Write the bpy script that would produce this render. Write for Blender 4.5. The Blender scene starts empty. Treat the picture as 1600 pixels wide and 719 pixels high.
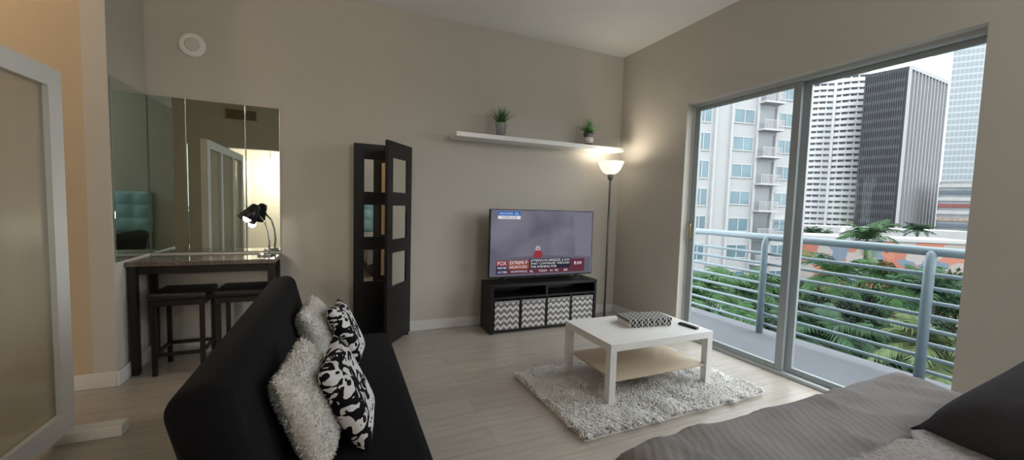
import bpy, math, random
from mathutils import Vector, Matrix, Euler, noise
random.seed(11)
S = bpy.context.scene
C = S.collection
PI = math.pi
R = math.radians

# ------------------------------------------------------------------ helpers
def lin(c):
    o = []
    for v in c[:3]:
        v = v / 255.0
        o.append(v / 12.92 if v <= .04045 else ((v + .055) / 1.055) ** 2.4)
    return tuple(o) + (1.0,)
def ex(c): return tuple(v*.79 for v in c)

class MB:
    def __init__(s):
        s.v = []; s.f = []
    def add(s, vs, fs, T=None):
        b = len(s.v)
        for p in vs:
            p = Vector(p)
            s.v.append(tuple(T @ p) if T is not None else tuple(p))
        for f in fs:
            s.f.append([i + b for i in f])
        return s
    def box(s, x0, x1, y0, y1, z0, z1, T=None):
        vs = [(x0,y0,z0),(x1,y0,z0),(x1,y1,z0),(x0,y1,z0),(x0,y0,z1),(x1,y0,z1),(x1,y1,z1),(x0,y1,z1)]
        fs = [(0,3,2,1),(4,5,6,7),(0,1,5,4),(1,2,6,5),(2,3,7,6),(3,0,4,7)]
        return s.add(vs, fs, T)
    def tube(s, pts, r, n=10, caps=True):
        pts = [Vector(p) for p in pts]
        rs = r if isinstance(r, (list, tuple)) else [r] * len(pts)
        base = len(s.v)
        prev = None
        for i, p in enumerate(pts):
            if i == 0: t = pts[1] - pts[0]
            elif i == len(pts) - 1: t = pts[-1] - pts[-2]
            else: t = (pts[i+1] - pts[i]).normalized() + (pts[i] - pts[i-1]).normalized()
            t.normalize()
            if prev is None:
                a = Vector((0,0,1)) if abs(t.z) < .9 else Vector((1,0,0))
                u = t.cross(a).normalized()
            else:
                u = (prev - t * prev.dot(t)).normalized()
            prev = u
            w = t.cross(u)
            for k in range(n):
                an = 2 * PI * k / n
                q = p + (u * math.cos(an) + w * math.sin(an)) * rs[i]
                s.v.append(tuple(q))
        for i in range(len(pts) - 1):
            for k in range(n):
                a = base + i*n + k; b = base + i*n + (k+1) % n
                s.f.append([a, b, b + n, a + n])
        if caps:
            s.f.append([base + k for k in range(n)][::-1])
            s.f.append([base + (len(pts)-1)*n + k for k in range(n)])
        return s
    def lathe(s, prof, n=24, T=None):
        vs = []; fs = []
        for (r, z) in prof:
            for k in range(n):
                a = 2*PI*k/n
                vs.append((r*math.cos(a), r*math.sin(a), z))
        for i in range(len(prof)-1):
            for k in range(n):
                a = i*n+k; b = i*n+(k+1) % n
                fs.append((a, b, b+n, a+n))
        return s.add(vs, fs, T)
    def build(s, name, m, parent=None, smooth=False, bevel=0, seg=2):
        me = bpy.data.meshes.new(name)
        me.from_pydata(s.v, [], s.f)
        me.update()
        if smooth:
            for p in me.polygons: p.use_smooth = True
        o = bpy.data.objects.new(name, me)
        C.objects.link(o)
        if m: me.materials.append(m)
        if bevel:
            md = o.modifiers.new('bevel', 'BEVEL'); md.width = bevel; md.segments = seg
            md.limit_method = 'ANGLE'; md.angle_limit = R(40)
            if seg > 2:
                for p in me.polygons: p.use_smooth = True
        if parent is not None: o.parent = parent
        return o

def tag(o, label=None, cat=None, group=None, kind=None):
    if label: o['label'] = label
    if cat: o['category'] = cat
    if group: o['group'] = group
    if kind: o['kind'] = kind
    return o
def thing(name, label, cat, loc=(0,0,0), rz=0, group=None):
    o = bpy.data.objects.new(name, None); C.objects.link(o)
    o.location = loc; o.rotation_euler = (0,0,rz); o.empty_display_size = .1
    return tag(o, label, cat, group)
def struct(name, mb, m, bevel=0):
    o = mb.build(name, m, None, bevel=bevel); o['kind'] = 'structure'; return o
def kids(o): return [c for c in bpy.data.objects if c.parent == o]
def dup(root, loc, rz=None, label=None, group=None, scale=None):
    r = root.copy(); C.objects.link(r); r.location = loc
    if rz is not None: r.rotation_euler = (0,0,rz)
    if scale: r.scale = (scale,)*3
    if label: r['label'] = label
    if group: r['group'] = group
    for ch in kids(root):
        c = ch.copy(); C.objects.link(c); c.parent = r
        for g in kids(ch):
            d = g.copy(); C.objects.link(d); d.parent = c
    return r

# ---- node helpers
def nmat(name):
    m = bpy.data.materials.new(name); m.use_nodes = True
    nt = m.node_tree
    return m, nt, nt.nodes['Principled BSDF']
def setin(nt, sock, v):
    if hasattr(v, 'is_output'): nt.links.new(v, sock)
    else: sock.default_value = v
def mth(nt, op, a, b=0.0, c=None):
    n = nt.nodes.new('ShaderNodeMath'); n.operation = op
    setin(nt, n.inputs[0], a); setin(nt, n.inputs[1], b)
    if c is not None: setin(nt, n.inputs[2], c)
    return n.outputs[0]
def ramp(nt, fac, stops, const=False):
    n = nt.nodes.new('ShaderNodeValToRGB')
    n.color_ramp.interpolation = 'CONSTANT' if const else 'LINEAR'
    e = n.color_ramp.elements
    while len(e) < len(stops): e.new(.5)
    for i, (p, c) in enumerate(stops):
        e[i].position = p; e[i].color = c
    setin(nt, n.inputs[0], fac)
    return n.outputs[0]
def coords(nt, kind='Object', scale=(1,1,1), rot=(0,0,0)):
    t = nt.nodes.new('ShaderNodeTexCoord'); mp = nt.nodes.new('ShaderNodeMapping')
    mp.inputs['Scale'].default_value = scale; mp.inputs['Rotation'].default_value = rot
    nt.links.new(t.outputs[kind], mp.inputs['Vector'])
    return mp.outputs[0]
def nz(nt, vec, scale, detail=3, dist=0.0):
    n = nt.nodes.new('ShaderNodeTexNoise')
    n.inputs['Scale'].default_value = scale; n.inputs['Detail'].default_value = detail
    n.inputs['Distortion'].default_value = dist
    nt.links.new(vec, n.inputs['Vector'])
    return n.outputs[0]
def bumpn(nt, b, h, strength, dist=.01):
    n = nt.nodes.new('ShaderNodeBump'); n.inputs['Strength'].default_value = strength
    n.inputs['Distance'].default_value = dist
    nt.links.new(h, n.inputs['Height']); nt.links.new(n.outputs[0], b.inputs['Normal'])
def sc(c, k): return tuple(min(1, v*k) for v in c[:3]) + (1,)
def M(name, col, rough=.5, metal=0., var=.05, vs=5., bump=0., bs=90., spec=.5, em=None, es=0., stretch=(1,1,1), sheen=0):
    m, nt, b = nmat(name)
    c = lin(col); v = coords(nt, 'Object', stretch)
    f = nz(nt, v, vs)
    nt.links.new(ramp(nt, f, [(.3, sc(c, 1-var)), (.7, sc(c, 1+var))]), b.inputs['Base Color'])
    b.inputs['Roughness'].default_value = rough; b.inputs['Metallic'].default_value = metal
    b.inputs['Specular IOR Level'].default_value = spec
    if sheen: b.inputs['Sheen Weight'].default_value = sheen
    if em:
        b.inputs['Emission Color'].default_value = lin(em); b.inputs['Emission Strength'].default_value = es
    if bump: bumpn(nt, b, nz(nt, v, bs, 4), bump)
    return m

# ------------------------------------------------------------------ materials
m_wall = M('wall_paint', (200,196,188), .85, var=.015, bump=.05, bs=150, spec=.2)
m_warmlit = M('warm_lit_paint', (200,182,156), .85, var=.015, bump=.05, bs=150, spec=.2)  # same wall paint, with the warm hall light put into its colour
m_ceil = M('ceiling_paint', (240,242,243), .9, var=.01, spec=.1)
m_trim = M('white_trim', (226,225,223), .45, var=.01)
m_whitelac = M('white_lacquer', (236,236,236), .28, var=.01)
m_whitepaint = M('white_paint', (240,240,238), .5, var=.02)
m_blackfab = M('black_fabric', (15,15,19), .82, var=.25, vs=40, bump=.25, bs=300, spec=.15, sheen=.025)
m_piping = M('black_piping', (24,24,28), .7, var=.1, spec=.2)
m_blackwood = M('black_wood', (20,19,22), .42, var=.15, vs=12, spec=.4)
m_blackmetal = M('black_metal', (24,22,24), .4, .2, var=.1)
m_polegrey = M('grey_metal_pole', (110,108,106), .35, .6, var=.08)
m_blackpad = M('black_leatherette', (22,21,23), .45, var=.1, bump=.1, bs=200)
m_blackplastic = M('black_plastic', (14,14,16), .35, var=.1)
m_chrome = M('chrome', (205,205,208), .12, 1., var=.03)
m_brass = M('brass', (190,165,105), .3, .9, var=.05)
m_alu = M('grey_white_aluminium', (196,203,205), .4, .1, var=.02)
m_sash = M('backlit_aluminium_sash', (156,165,168), .4, .2, var=.02)  # frame aluminium made darker: backlit shade put into the sash colour
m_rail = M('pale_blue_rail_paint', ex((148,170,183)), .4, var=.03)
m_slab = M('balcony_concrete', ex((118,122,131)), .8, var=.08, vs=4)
m_grey_shelf = M('beige_shelf', (198,182,160), .4, var=.02)
m_teal = M('pale_teal_fabric', (160,204,212), .8, var=.06, bump=.2, bs=200)
m_silver = M('silver_pot', (190,192,195), .3, .85, var=.08, vs=20)
m_greypot = M('dark_grey_pot', (96,98,102), .7, var=.15, vs=30)
m_soil = M('soil', (60,45,32), .95, var=.3, vs=60)
m_grass = M('grass_blades', (62,112,50), .6, var=.35, vs=25)
m_fur = M('white_fur', (240,239,236), .9, var=.05, vs=20, spec=.1)
m_cushwhite = M('white_plush', (235,233,230), .95, var=.05, spec=.1)
m_rugpile = M('white_rug_pile', (240,239,237), .95, var=.05, vs=9, spec=.05)
m_darkcush = M('charcoal_cotton', (76,76,82), .9, var=.12, vs=10, bump=.3, bs=160, spec=.1)
m_sheet = M('grey_sheet', (150,148,150), .9, var=.05)
m_binrim = M('grey_bin_rim', (150,147,148), .9, var=.05)
m_bulb = M('lit_bulb', (255,250,240), .5, em=(255,246,230), es=10)
m_mirror = M('mirror_silver', (212,222,214), .015, 1., var=.004)
m_pane = M('mirror_pane_silver', (236,234,228), .02, 1., var=.004)
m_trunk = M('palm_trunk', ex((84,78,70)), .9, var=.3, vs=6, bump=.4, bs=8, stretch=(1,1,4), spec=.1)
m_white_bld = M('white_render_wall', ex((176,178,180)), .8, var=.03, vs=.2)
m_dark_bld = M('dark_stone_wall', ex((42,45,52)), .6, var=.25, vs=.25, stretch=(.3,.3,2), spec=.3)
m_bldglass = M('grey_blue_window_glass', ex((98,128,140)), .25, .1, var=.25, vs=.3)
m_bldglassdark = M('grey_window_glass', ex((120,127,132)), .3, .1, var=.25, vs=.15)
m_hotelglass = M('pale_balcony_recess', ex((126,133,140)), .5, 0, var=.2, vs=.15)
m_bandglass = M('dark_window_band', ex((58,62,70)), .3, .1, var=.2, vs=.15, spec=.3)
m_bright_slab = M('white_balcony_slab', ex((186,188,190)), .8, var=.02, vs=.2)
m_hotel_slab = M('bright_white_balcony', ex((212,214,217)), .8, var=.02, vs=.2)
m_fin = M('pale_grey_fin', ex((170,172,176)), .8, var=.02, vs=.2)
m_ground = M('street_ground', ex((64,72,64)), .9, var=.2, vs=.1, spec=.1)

def m_floor_():
    m, nt, b = nmat('laminate_floor')
    v = coords(nt)
    br = nt.nodes.new('ShaderNodeTexBrick')
    br.inputs['Scale'].default_value = 1; br.inputs['Brick Width'].default_value = 1.25
    br.inputs['Row Height'].default_value = .19; br.inputs['Mortar Size'].default_value = .0016
    br.inputs['Color1'].default_value = lin((187,180,171)); br.inputs['Color2'].default_value = lin((179,172,163))
    br.inputs['Mortar'].default_value = lin((158,151,142)); br.inputs['Bias'].default_value = 0
    br.offset = .37
    nt.links.new(v, br.inputs['Vector'])
    g = nz(nt, coords(nt, 'Object', (1.2,14,1)), 3, 5, .6)
    gr = ramp(nt, g, [(.3, (.86,.86,.86,1)), (.7, (1.04,1.04,1.04,1))])
    mx = nt.nodes.new('ShaderNodeMix'); mx.data_type = 'RGBA'; mx.blend_type = 'MULTIPLY'
    mx.inputs[0].default_value = 1
    nt.links.new(br.outputs['Color'], mx.inputs[6]); nt.links.new(gr, mx.inputs[7])
    nt.links.new(mx.outputs[2], b.inputs['Base Color'])
    b.inputs['Roughness'].default_value = .27; b.inputs['Specular IOR Level'].default_value = .5
    return m
m_floor = m_floor_()

def m_granite_():
    m, nt, b = nmat('brown_granite')
    v = coords(nt)
    vo = nt.nodes.new('ShaderNodeTexVoronoi'); vo.inputs['Scale'].default_value = 160
    nt.links.new(v, vo.inputs['Vector'])
    f = nz(nt, v, 90, 6)
    s = mth(nt, 'ADD', mth(nt, 'MULTIPLY', vo.outputs['Distance'], .5), mth(nt, 'MULTIPLY', f, .6))
    nt.links.new(ramp(nt, s, [(.3, lin((58,50,48))), (.5, lin((98,88,84))), (.75, lin((136,126,120)))]), b.inputs['Base Color'])
    b.inputs['Roughness'].default_value = .08
    return m
m_granite = m_granite_()

def m_chevron_():
    m, nt, b = nmat('grey_chevron_fabric')
    v = coords(nt)
    s = nt.nodes.new('ShaderNodeSeparateXYZ'); nt.links.new(v, s.inputs[0])
    pp = mth(nt, 'PINGPONG', mth(nt, 'ADD', s.outputs[0], 10.0), .033)
    t = mth(nt, 'FRACT', mth(nt, 'DIVIDE', mth(nt, 'ADD', s.outputs[2], pp), .062))
    nt.links.new(ramp(nt, t, [(0, lin((112,108,110))), (.5, lin((206,204,203)))], True), b.inputs['Base Color'])
    b.inputs['Roughness'].default_value = .9
    return m
m_chev = m_chevron_()

def m_bw_():
    m, nt, b = nmat('black_white_brushstroke_print')
    v = coords(nt, 'Object', (1,1.5,1), (0,0,.6))
    f = nz(nt, v, 13, 1.5, 1.8)
    nt.links.new(ramp(nt, f, [(0, lin((18,17,24))), (.515, lin((222,220,220)))], True), b.inputs['Base Color'])
    b.inputs['Roughness'].default_value = .9; b.inputs['Specular IOR Level'].default_value = .15
    return m
m_bw = m_bw_()

def m_lattice_():
    m, nt, b = nmat('black_white_lattice')
    v = coords(nt)
    s = nt.nodes.new('ShaderNodeSeparateXYZ'); nt.links.new(v, s.inputs[0])
    x = mth(nt, 'ADD', s.outputs[0], 5.0)
    y = mth(nt, 'ADD', mth(nt, 'ADD', s.outputs[1], s.outputs[2]), 5.0)
    a = mth(nt, 'PINGPONG', mth(nt, 'ADD', x, y), .018)
    c = mth(nt, 'PINGPONG', mth(nt, 'ADD', mth(nt, 'SUBTRACT', x, y), 10.0), .018)
    mn = mth(nt, 'MINIMUM', a, c)
    d = mth(nt, 'PINGPONG', x, .0254)
    mn = mth(nt, 'MINIMUM', mn, d)
    k = mth(nt, 'DIVIDE', mn, .018)
    nt.links.new(ramp(nt, k, [(0, lin((225,225,222))), (.12, lin((18,18,20)))], True), b.inputs['Base Color'])
    b.inputs['Roughness'].default_value = .5
    return m
m_lat = m_lattice_()

def m_quilt_():
    m, nt, b = nmat('grey_quilted_coverlet')
    v = coords(nt)
    f = nz(nt, v, 7, 4)
    nt.links.new(ramp(nt, f, [(.3, lin((148,146,148))), (.7, lin((163,161,163)))]), b.inputs['Base Color'])
    w = nt.nodes.new('ShaderNodeTexWave'); w.inputs['Scale'].default_value = 11; w.inputs['Distortion'].default_value = 5
    w.inputs['Detail'].default_value = 3
    nt.links.new(coords(nt, 'Object', (1,1,1), (0,0,.5)), w.inputs['Vector'])
    bumpn(nt, b, w.outputs[1], .2, .006)
    b.inputs['Roughness'].default_value = .9; b.inputs['Specular IOR Level'].default_value = .15
    return m
m_quilt = m_quilt_()

def m_knit_():
    m, nt, b = nmat('pale_patterned_knit')
    v = coords(nt, 'Object', (1,1,1), (0,0,.4))
    vo = nt.nodes.new('ShaderNodeTexVoronoi'); vo.inputs['Scale'].default_value = 60; vo.feature = 'DISTANCE_TO_EDGE'
    nt.links.new(v, vo.inputs['Vector'])
    nt.links.new(ramp(nt, vo.outputs['Distance'], [(.05, lin((184,181,182))), (.25, lin((160,157,159)))]), b.inputs['Base Color'])
    b.inputs['Roughness'].default_value = .95; b.inputs['Specular IOR Level'].default_value = .1
    bumpn(nt, b, nz(nt, v, 90, 4), .4)
    return m
m_knit = m_knit_()

def m_glass_(name, tint, gloss, rough=.02):
    m = bpy.data.materials.new(name); m.use_nodes = True; nt = m.node_tree; nt.nodes.clear()
    o = nt.nodes.new('ShaderNodeOutputMaterial'); mx = nt.nodes.new('ShaderNodeMixShader')
    t = nt.nodes.new('ShaderNodeBsdfTransparent'); g = nt.nodes.new('ShaderNodeBsdfGlossy')
    t.inputs[0].default_value = tint; g.inputs['Roughness'].default_value = rough
    mx.inputs[0].default_value = gloss
    nt.links.new(t.outputs[0], mx.inputs[1]); nt.links.new(g.outputs[0], mx.inputs[2]); nt.links.new(mx.outputs[0], o.inputs[0])
    return m
m_glass = m_glass_('window_glass', (.95,.97,.97,1), .015)
def m_panel_():
    m = bpy.data.materials.new('translucent_frosted_panel'); m.use_nodes = True; nt = m.node_tree; nt.nodes.clear()
    o = nt.nodes.new('ShaderNodeOutputMaterial')
    mx = nt.nodes.new('ShaderNodeMixShader'); mx2 = nt.nodes.new('ShaderNodeMixShader')
    t = nt.nodes.new('ShaderNodeBsdfTransparent'); t.inputs[0].default_value = (.90,.87,.80,1)
    d = nt.nodes.new('ShaderNodeBsdfDiffuse')
    f = nz(nt, coords(nt, 'Object', (1,1,.3)), 3)
    nt.links.new(ramp(nt, f, [(.3, lin((204,198,180))), (.7, lin((216,210,192)))]), d.inputs[0])
    g = nt.nodes.new('ShaderNodeBsdfGlossy'); g.inputs['Roughness'].default_value = .35
    mx.inputs[0].default_value = .5; mx2.inputs[0].default_value = .06
    nt.links.new(t.outputs[0], mx.inputs[1]); nt.links.new(d.outputs[0], mx.inputs[2])
    nt.links.new(mx.outputs[0], mx2.inputs[1]); nt.links.new(g.outputs[0], mx2.inputs[2])
    nt.links.new(mx2.outputs[0], o.inputs[0]); return m
m_panel = m_panel_()

def m_emit(name, col, s=1.0):
    m = bpy.data.materials.new(name); m.use_nodes = True; nt = m.node_tree; nt.nodes.clear()
    o = nt.nodes.new('ShaderNodeOutputMaterial'); e = nt.nodes.new('ShaderNodeEmission')
    e.inputs[0].default_value = lin(col); e.inputs[1].default_value = s
    nt.links.new(e.outputs[0], o.inputs[0]); return m
def m_screen_():
    m = bpy.data.materials.new('screen_picture'); m.use_nodes = True; nt = m.node_tree; nt.nodes.clear()
    o = nt.nodes.new('ShaderNodeOutputMaterial'); e = nt.nodes.new('ShaderNodeEmission')
    f = nz(nt, coords(nt, 'Object', (1.2,1,1.6)), 1.6, 2, .2)
    nt.links.new(ramp(nt, f, [(.3, lin((94,92,106))), (.5, lin((112,110,124))), (.7, lin((130,128,142)))]), e.inputs[0])
    e.inputs[1].default_value = .9
    nt.links.new(e.outputs[0], o.inputs[0]); return m
m_screen = m_screen_()

# ------------------------------------------------------------------ camera
YAW, PITCH, ROLL, F = R(23.5), R(3.65), R(1.68), 620.0
cd = bpy.data.cameras.new('camera'); cam = bpy.data.objects.new('camera', cd); C.objects.link(cam)
cd.sensor_fit = 'HORIZONTAL'; cd.sensor_width = 36; cd.lens = 36 * F / 1600; cd.clip_start = .02; cd.clip_end = 2000
cam.matrix_world = Matrix.Translation((0,0,1.3)) @ Matrix.Rotation(-YAW,4,'Z') @ Matrix.Rotation(PI/2-PITCH,4,'X') @ Matrix.Rotation(ROLL,4,'Z')
S.camera = cam
sy, cy = math.sin(YAW), math.cos(YAW)
def P(az, d):          # city position from a bearing number and a distance
    l = (az - 800) / 620 * d
    return Vector((d*sy + l*cy, d*cy - l*sy))
def ZZ(az, y, d): return 1.3 - (y - (320 + .03*(az-800))) / 620 * d

# ------------------------------------------------------------------ room shell
H = 3.11
XR = 3.15
Y0, Y1, ZT = .998, 2.984, 2.34
struct('floor', MB().box(-3.3,3.34,-3.5,4.15,-.1,0), m_floor)
struct('ceiling', MB().box(-3.3,3.34,-3.5,4.15,H,H+.1), m_ceil)
struct('wall_back', MB().box(-1.38,3.23,4.0,4.15,0,H), m_wall)
struct('wall_alcove', MB().box(-1.50,-1.38,3.45,4.15,0,H), m_wall)
struct('wall_hall', MB().box(-3.3,-1.50,3.45,3.6,0,H), m_warmlit)
struct('wall_left', MB().box(-3.4,-3.3,-3.5,3.6,0,H), m_warmlit)
struct('wall_right', MB().box(XR,XR+.08,-3.5,Y0,0,H).box(XR,XR+.08,Y1,4.0,0,H).box(XR,XR+.08,Y0,Y1,ZT,H), m_wall)
struct('wall_rear', MB().box(-3.3,-2.0,-1.55,-1.42,0,H).box(-2.0,-1.05,-1.55,-1.42,2.25,H).box(-1.05,XR,-1.55,-1.42,0,H), m_wall)
struct('wall_kitchen', MB().box(-3.3,XR,-3.6,-3.5,0,H), m_whitepaint)
struct('baseboard_back', MB().box(-1.38,XR,3.982,4.0,0,.1), m_trim, .004)
struct('baseboard_alcove', MB().box(-1.38,-1.362,3.432,3.982,0,.1), m_trim, .004)
struct('baseboard_hall', MB().box(-3.3,-1.38,3.432,3.45,0,.1), m_trim, .004)
struct('baseboard_right', MB().box(XR-.018,XR,Y1,3.982,0,.1).box(XR-.018,XR,-1.4,Y0,0,.1), m_trim, .004)

# ------------------------------------------------------------------ sliding balcony door
d1 = thing('door_1', None, None, (XR+.12,0,0)); d1['kind'] = 'structure'
FR = ZT-.03
MB().box(-.04,.05,Y0-.12,Y1+.06,FR,ZT+.06).box(-.04,.05,Y0-.12,Y1+.06,0,.03).box(-.04,.05,Y1-.02,Y1+.06,.03,FR).box(-.04,.05,Y0-.12,Y0-.03,.03,FR).build('frame', m_alu, d1, bevel=.004)
def sash(x, y0, y1, st0, st1, m):
    z0, z1 = .032, FR-.002
    o = MB().box(x-.014,x+.014,y0,y0+st0,z0,z1).box(x-.014,x+.014,y1-st1,y1,z0,z1).box(x-.014,x+.014,y0+st0,y1-st1,z0,z0+.045).box(x-.014,x+.014,y0+st0,y1-st1,z1-.035,z1).build('sash', m, d1, bevel=.003)
    MB().box(x-.003,x+.003,y0+st0,y1-st1,z0+.045,z1-.035).build('pane', m_glass, o)
    return o
YM = 1.97
s1 = sash(-.018, YM, Y1-.022, .06, .06, m_sash)
s2 = sash(.02, Y0-.028, YM+.02, .05, .07, m_sash)
MB().tube([(-.034,Y1-.055,1.0),(-.056,Y1-.055,1.02),(-.056,Y1-.055,1.15),(-.034,Y1-.055,1.17)], .007).build('handle', m_brass, s1, True)
# ------------------------------------------------------------------ balcony
struct('floor_balcony', MB().box(XR+.17,4.42,-.5,4.8,-.22,-.02), m_slab)
rl = thing('balcony_railing', 'pale blue metal balcony railing with horizontal bars outside the sliding door', 'railing', (4.22,0,-.02))
MB().tube([(.04,-.5,1.05),(.04,4.8,1.05)], .036, 14).build('top_rail', m_rail, rl, True)
for k in range(8):
    z = .10 + k*.110
    MB().tube([(.035,-.5,z),(.035,4.8,z)], .016, 8).build('bar', m_rail, rl, True)
for y in (.25, 1.52, 2.83, 4.1):
    MB().tube([(0,y,0),(0,y,.91),(.005,y,.98),(.02,y,1.025),(.04,y,1.048)], .034, 12).build('post', m_rail, rl, True)

# ------------------------------------------------------------------ mirrors in the alcove
def mirror(x0,x1,y0,y1,label):
    o = MB().box(x0,x1,y0,y1,.835,2.065).build('wall_mirror', m_mirror, None, bevel=.003)
    return tag(o, label, 'mirror', 'mirror panels in the alcove')
mirror(-1.378,-1.370,3.465,3.985,'tall mirror panel on the narrow side wall beside the bar table')
mirror(-1.366,-1.128,3.988,3.996,'narrow mirror panel on the back wall nearest the alcove corner')
mirror(-1.125,-.728,3.988,3.996,'wide middle mirror panel behind the granite bar table')
mirror(-.725,-.477,3.988,3.996,'mirror panel on the back wall right behind the desk lamp')

# ------------------------------------------------------------------ bar table
t = thing('bar_table', 'narrow bar table with dark granite top and black metal legs below the mirrors', 'table', (-.92,3.78,0))
MB().box(-.455,.455,-.2,.2,.785,.82).build('tabletop', m_granite, t, bevel=.005)
MB().box(-.42,.42,-.165,-.135,.725,.785).box(-.42,.42,.135,.165,.725,.785).box(-.42,-.39,-.135,.135,.725,.785).box(.39,.42,-.135,.135,.725,.785).build('apron', m_blackmetal, t)
for sx in (-1,1):
    for sy_ in (-1,1):
        MB().box(sx*.42-.022,sx*.42+.022,sy_*.165-.022,sy_*.165+.022,0,.785).build('leg', m_blackmetal, t, bevel=.003)
# stools
st = thing('bar_stool', 'black padded bar stool under the table beside the narrow side wall', 'stool', (-1.07,3.68,0), 0, 'bar stools under the granite table')
MB().box(-.17,.17,-.17,.17,.545,.60).build('seat', m_blackpad, st, bevel=.02, seg=4)
MB().box(-.155,.155,-.155,.155,.505,.545).build('seat_frame', m_blackmetal, st)
for sx in (-1,1):
    for sy_ in (-1,1):
        MB().box(sx*.14-.014,sx*.14+.014,sy_*.14-.014,sy_*.14+.014,0,.505).build('leg', m_blackmetal, st, bevel=.002)
for s_ in (-1,1):
    MB().box(-.126,.126,s_*.14-.009,s_*.14+.009,.14,.165).build('stretcher', m_blackmetal, st)
    MB().box(s_*.14-.009,s_*.14+.009,-.126,.126,.14,.165).build('stretcher', m_blackmetal, st)
dup(st, (-.69,3.68,0), 0, 'black padded bar stool under the table end carrying the desk lamp')

# ------------------------------------------------------------------ desk lamp
dl = thing('desk_lamp', 'lit black desk lamp with chrome neck on the granite bar table', 'lamp', (-.565,3.82,.82))
MB().lathe([(0,0),(.062,0),(.062,.012),(.052,.02),(.0,.022)], 28).build('base', m_chrome, dl, True)
MB().tube([(.02,0,.02),(.028,0,.10),(.02,0,.20),(-.005,0,.28),(-.05,-.005,.335)], .008, 10).build('neck', m_chrome, dl, True)
ax = Vector((-.45,-.35,-.82)).normalized()
q = Vector((0,0,-1)).rotation_difference(ax).to_matrix().to_4x4()
Tm = Matrix.Translation((-.085,-.015,.37)) @ q
MB().lathe([(.0,.05),(.03,.05),(.038,.03),(.046,-.01),(.072,-.09),(.068,-.09),(.042,-.01),(.0,0)], 28, Tm).build('lamp_shade', m_blackplastic, dl, True)
MB().tube([(-.05,-.005,.335),(-.085,-.015,.37)], .013, 10).build('joint', m_blackplastic, dl, True)
MB().lathe([(0,-.108),(.02,-.10),(.032,-.08),(.03,-.06),(.016,-.03),(0,-.02)], 18, Tm).build('bulb', m_bulb, dl, True)

# ------------------------------------------------------------------ round wall speaker
sp = thing('wall_speaker', 'round white speaker grille high on the wall above the mirrors', 'speaker', (-1.075,4.0,2.49))
Tw = Matrix.Rotation(PI/2,4,'X')
MB().lathe([(0,0),(.092,0),(.092,.012),(.086,.024),(.066,.03),(.056,.026),(0,.024)], 40, Tw).build('rim', m_whitepaint, sp, True)
MB().lathe([(.0,.033),(.035,.032),(.05,.028),(.05,.0221),(0,.0221)], 32, Tw).build('grille', M('speaker_grille',(216,213,208),.7,var=.1,vs=200), sp, True)

# ------------------------------------------------------------------ white partition
pt = thing('room_divider', 'tall white framed freestanding room divider with translucent panels on feet', 'divider', (-1.32,1.93,0))
L2 = .855
fr = MB()
sy0 = [-L2, -L2/3-.04, L2/3-.04, L2-.10]
for i, y in enumerate(sy0): fr.box(-.03,.03,y,L2 if i == 3 else y+.08,.06,1.90)
for i in range(3):
    fr.box(-.03,.03,sy0[i]+.08,sy0[i+1],1.81,1.90).box(-.03,.03,sy0[i]+.08,sy0[i+1],.06,.17)
fr.build('frame', m_whitepaint, pt)
for i in range(3):
    MB().box(-.006,.006,sy0[i]+.08,sy0[i+1],.17,1.81).build('panel', m_panel, pt)
for y in (-L2, L2-.085):
    MB().box(-.25,.25,y,y+.085,0,.06).build('foot', m_whitepaint, pt, bevel=.006)

# ------------------------------------------------------------------ black folding screen
fs = thing('folding_screen', 'black wooden folding screen with square mirror panes by the back wall', 'screen', (0,0,0))
def screen_panel(a, b):
    a = Vector((a[0],a[1],0)); b = Vector((b[0],b[1],0)); w = (b-a).length
    Tp = Matrix.Translation(a) @ Matrix.Rotation(math.atan2(b.y-a.y, b.x-a.x),4,'Z')
    mg = .09; zs = [1.68-.30, 1.68-.72, 1.68-1.14]
    mb = MB().box(0,mg,-.014,.014,.02,1.82,Tp).box(w-mg,w,-.014,.014,.02,1.82,Tp)
    edges = [.02] + sum([[z, z+.30] for z in reversed(zs)], []) + [1.82]
    for i in range(0, len(edges), 2): mb.box(mg,w-mg,-.014,.014,edges[i],edges[i+1],Tp)
    o = mb.build('panel', m_blackwood, fs)
    for z in zs: MB().box(mg-.004,w-mg+.004,-.004,.004,z-.004,z+.304,Tp).build('pane', m_pane, o)
    for x in (.03, w-.06): MB().box(x,x+.03,-.014,.014,0,.02,Tp).build('foot', m_blackwood, o)
screen_panel((.115,3.93),(.585,3.955))
screen_panel((.365,3.56),(.625,3.94))

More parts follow.
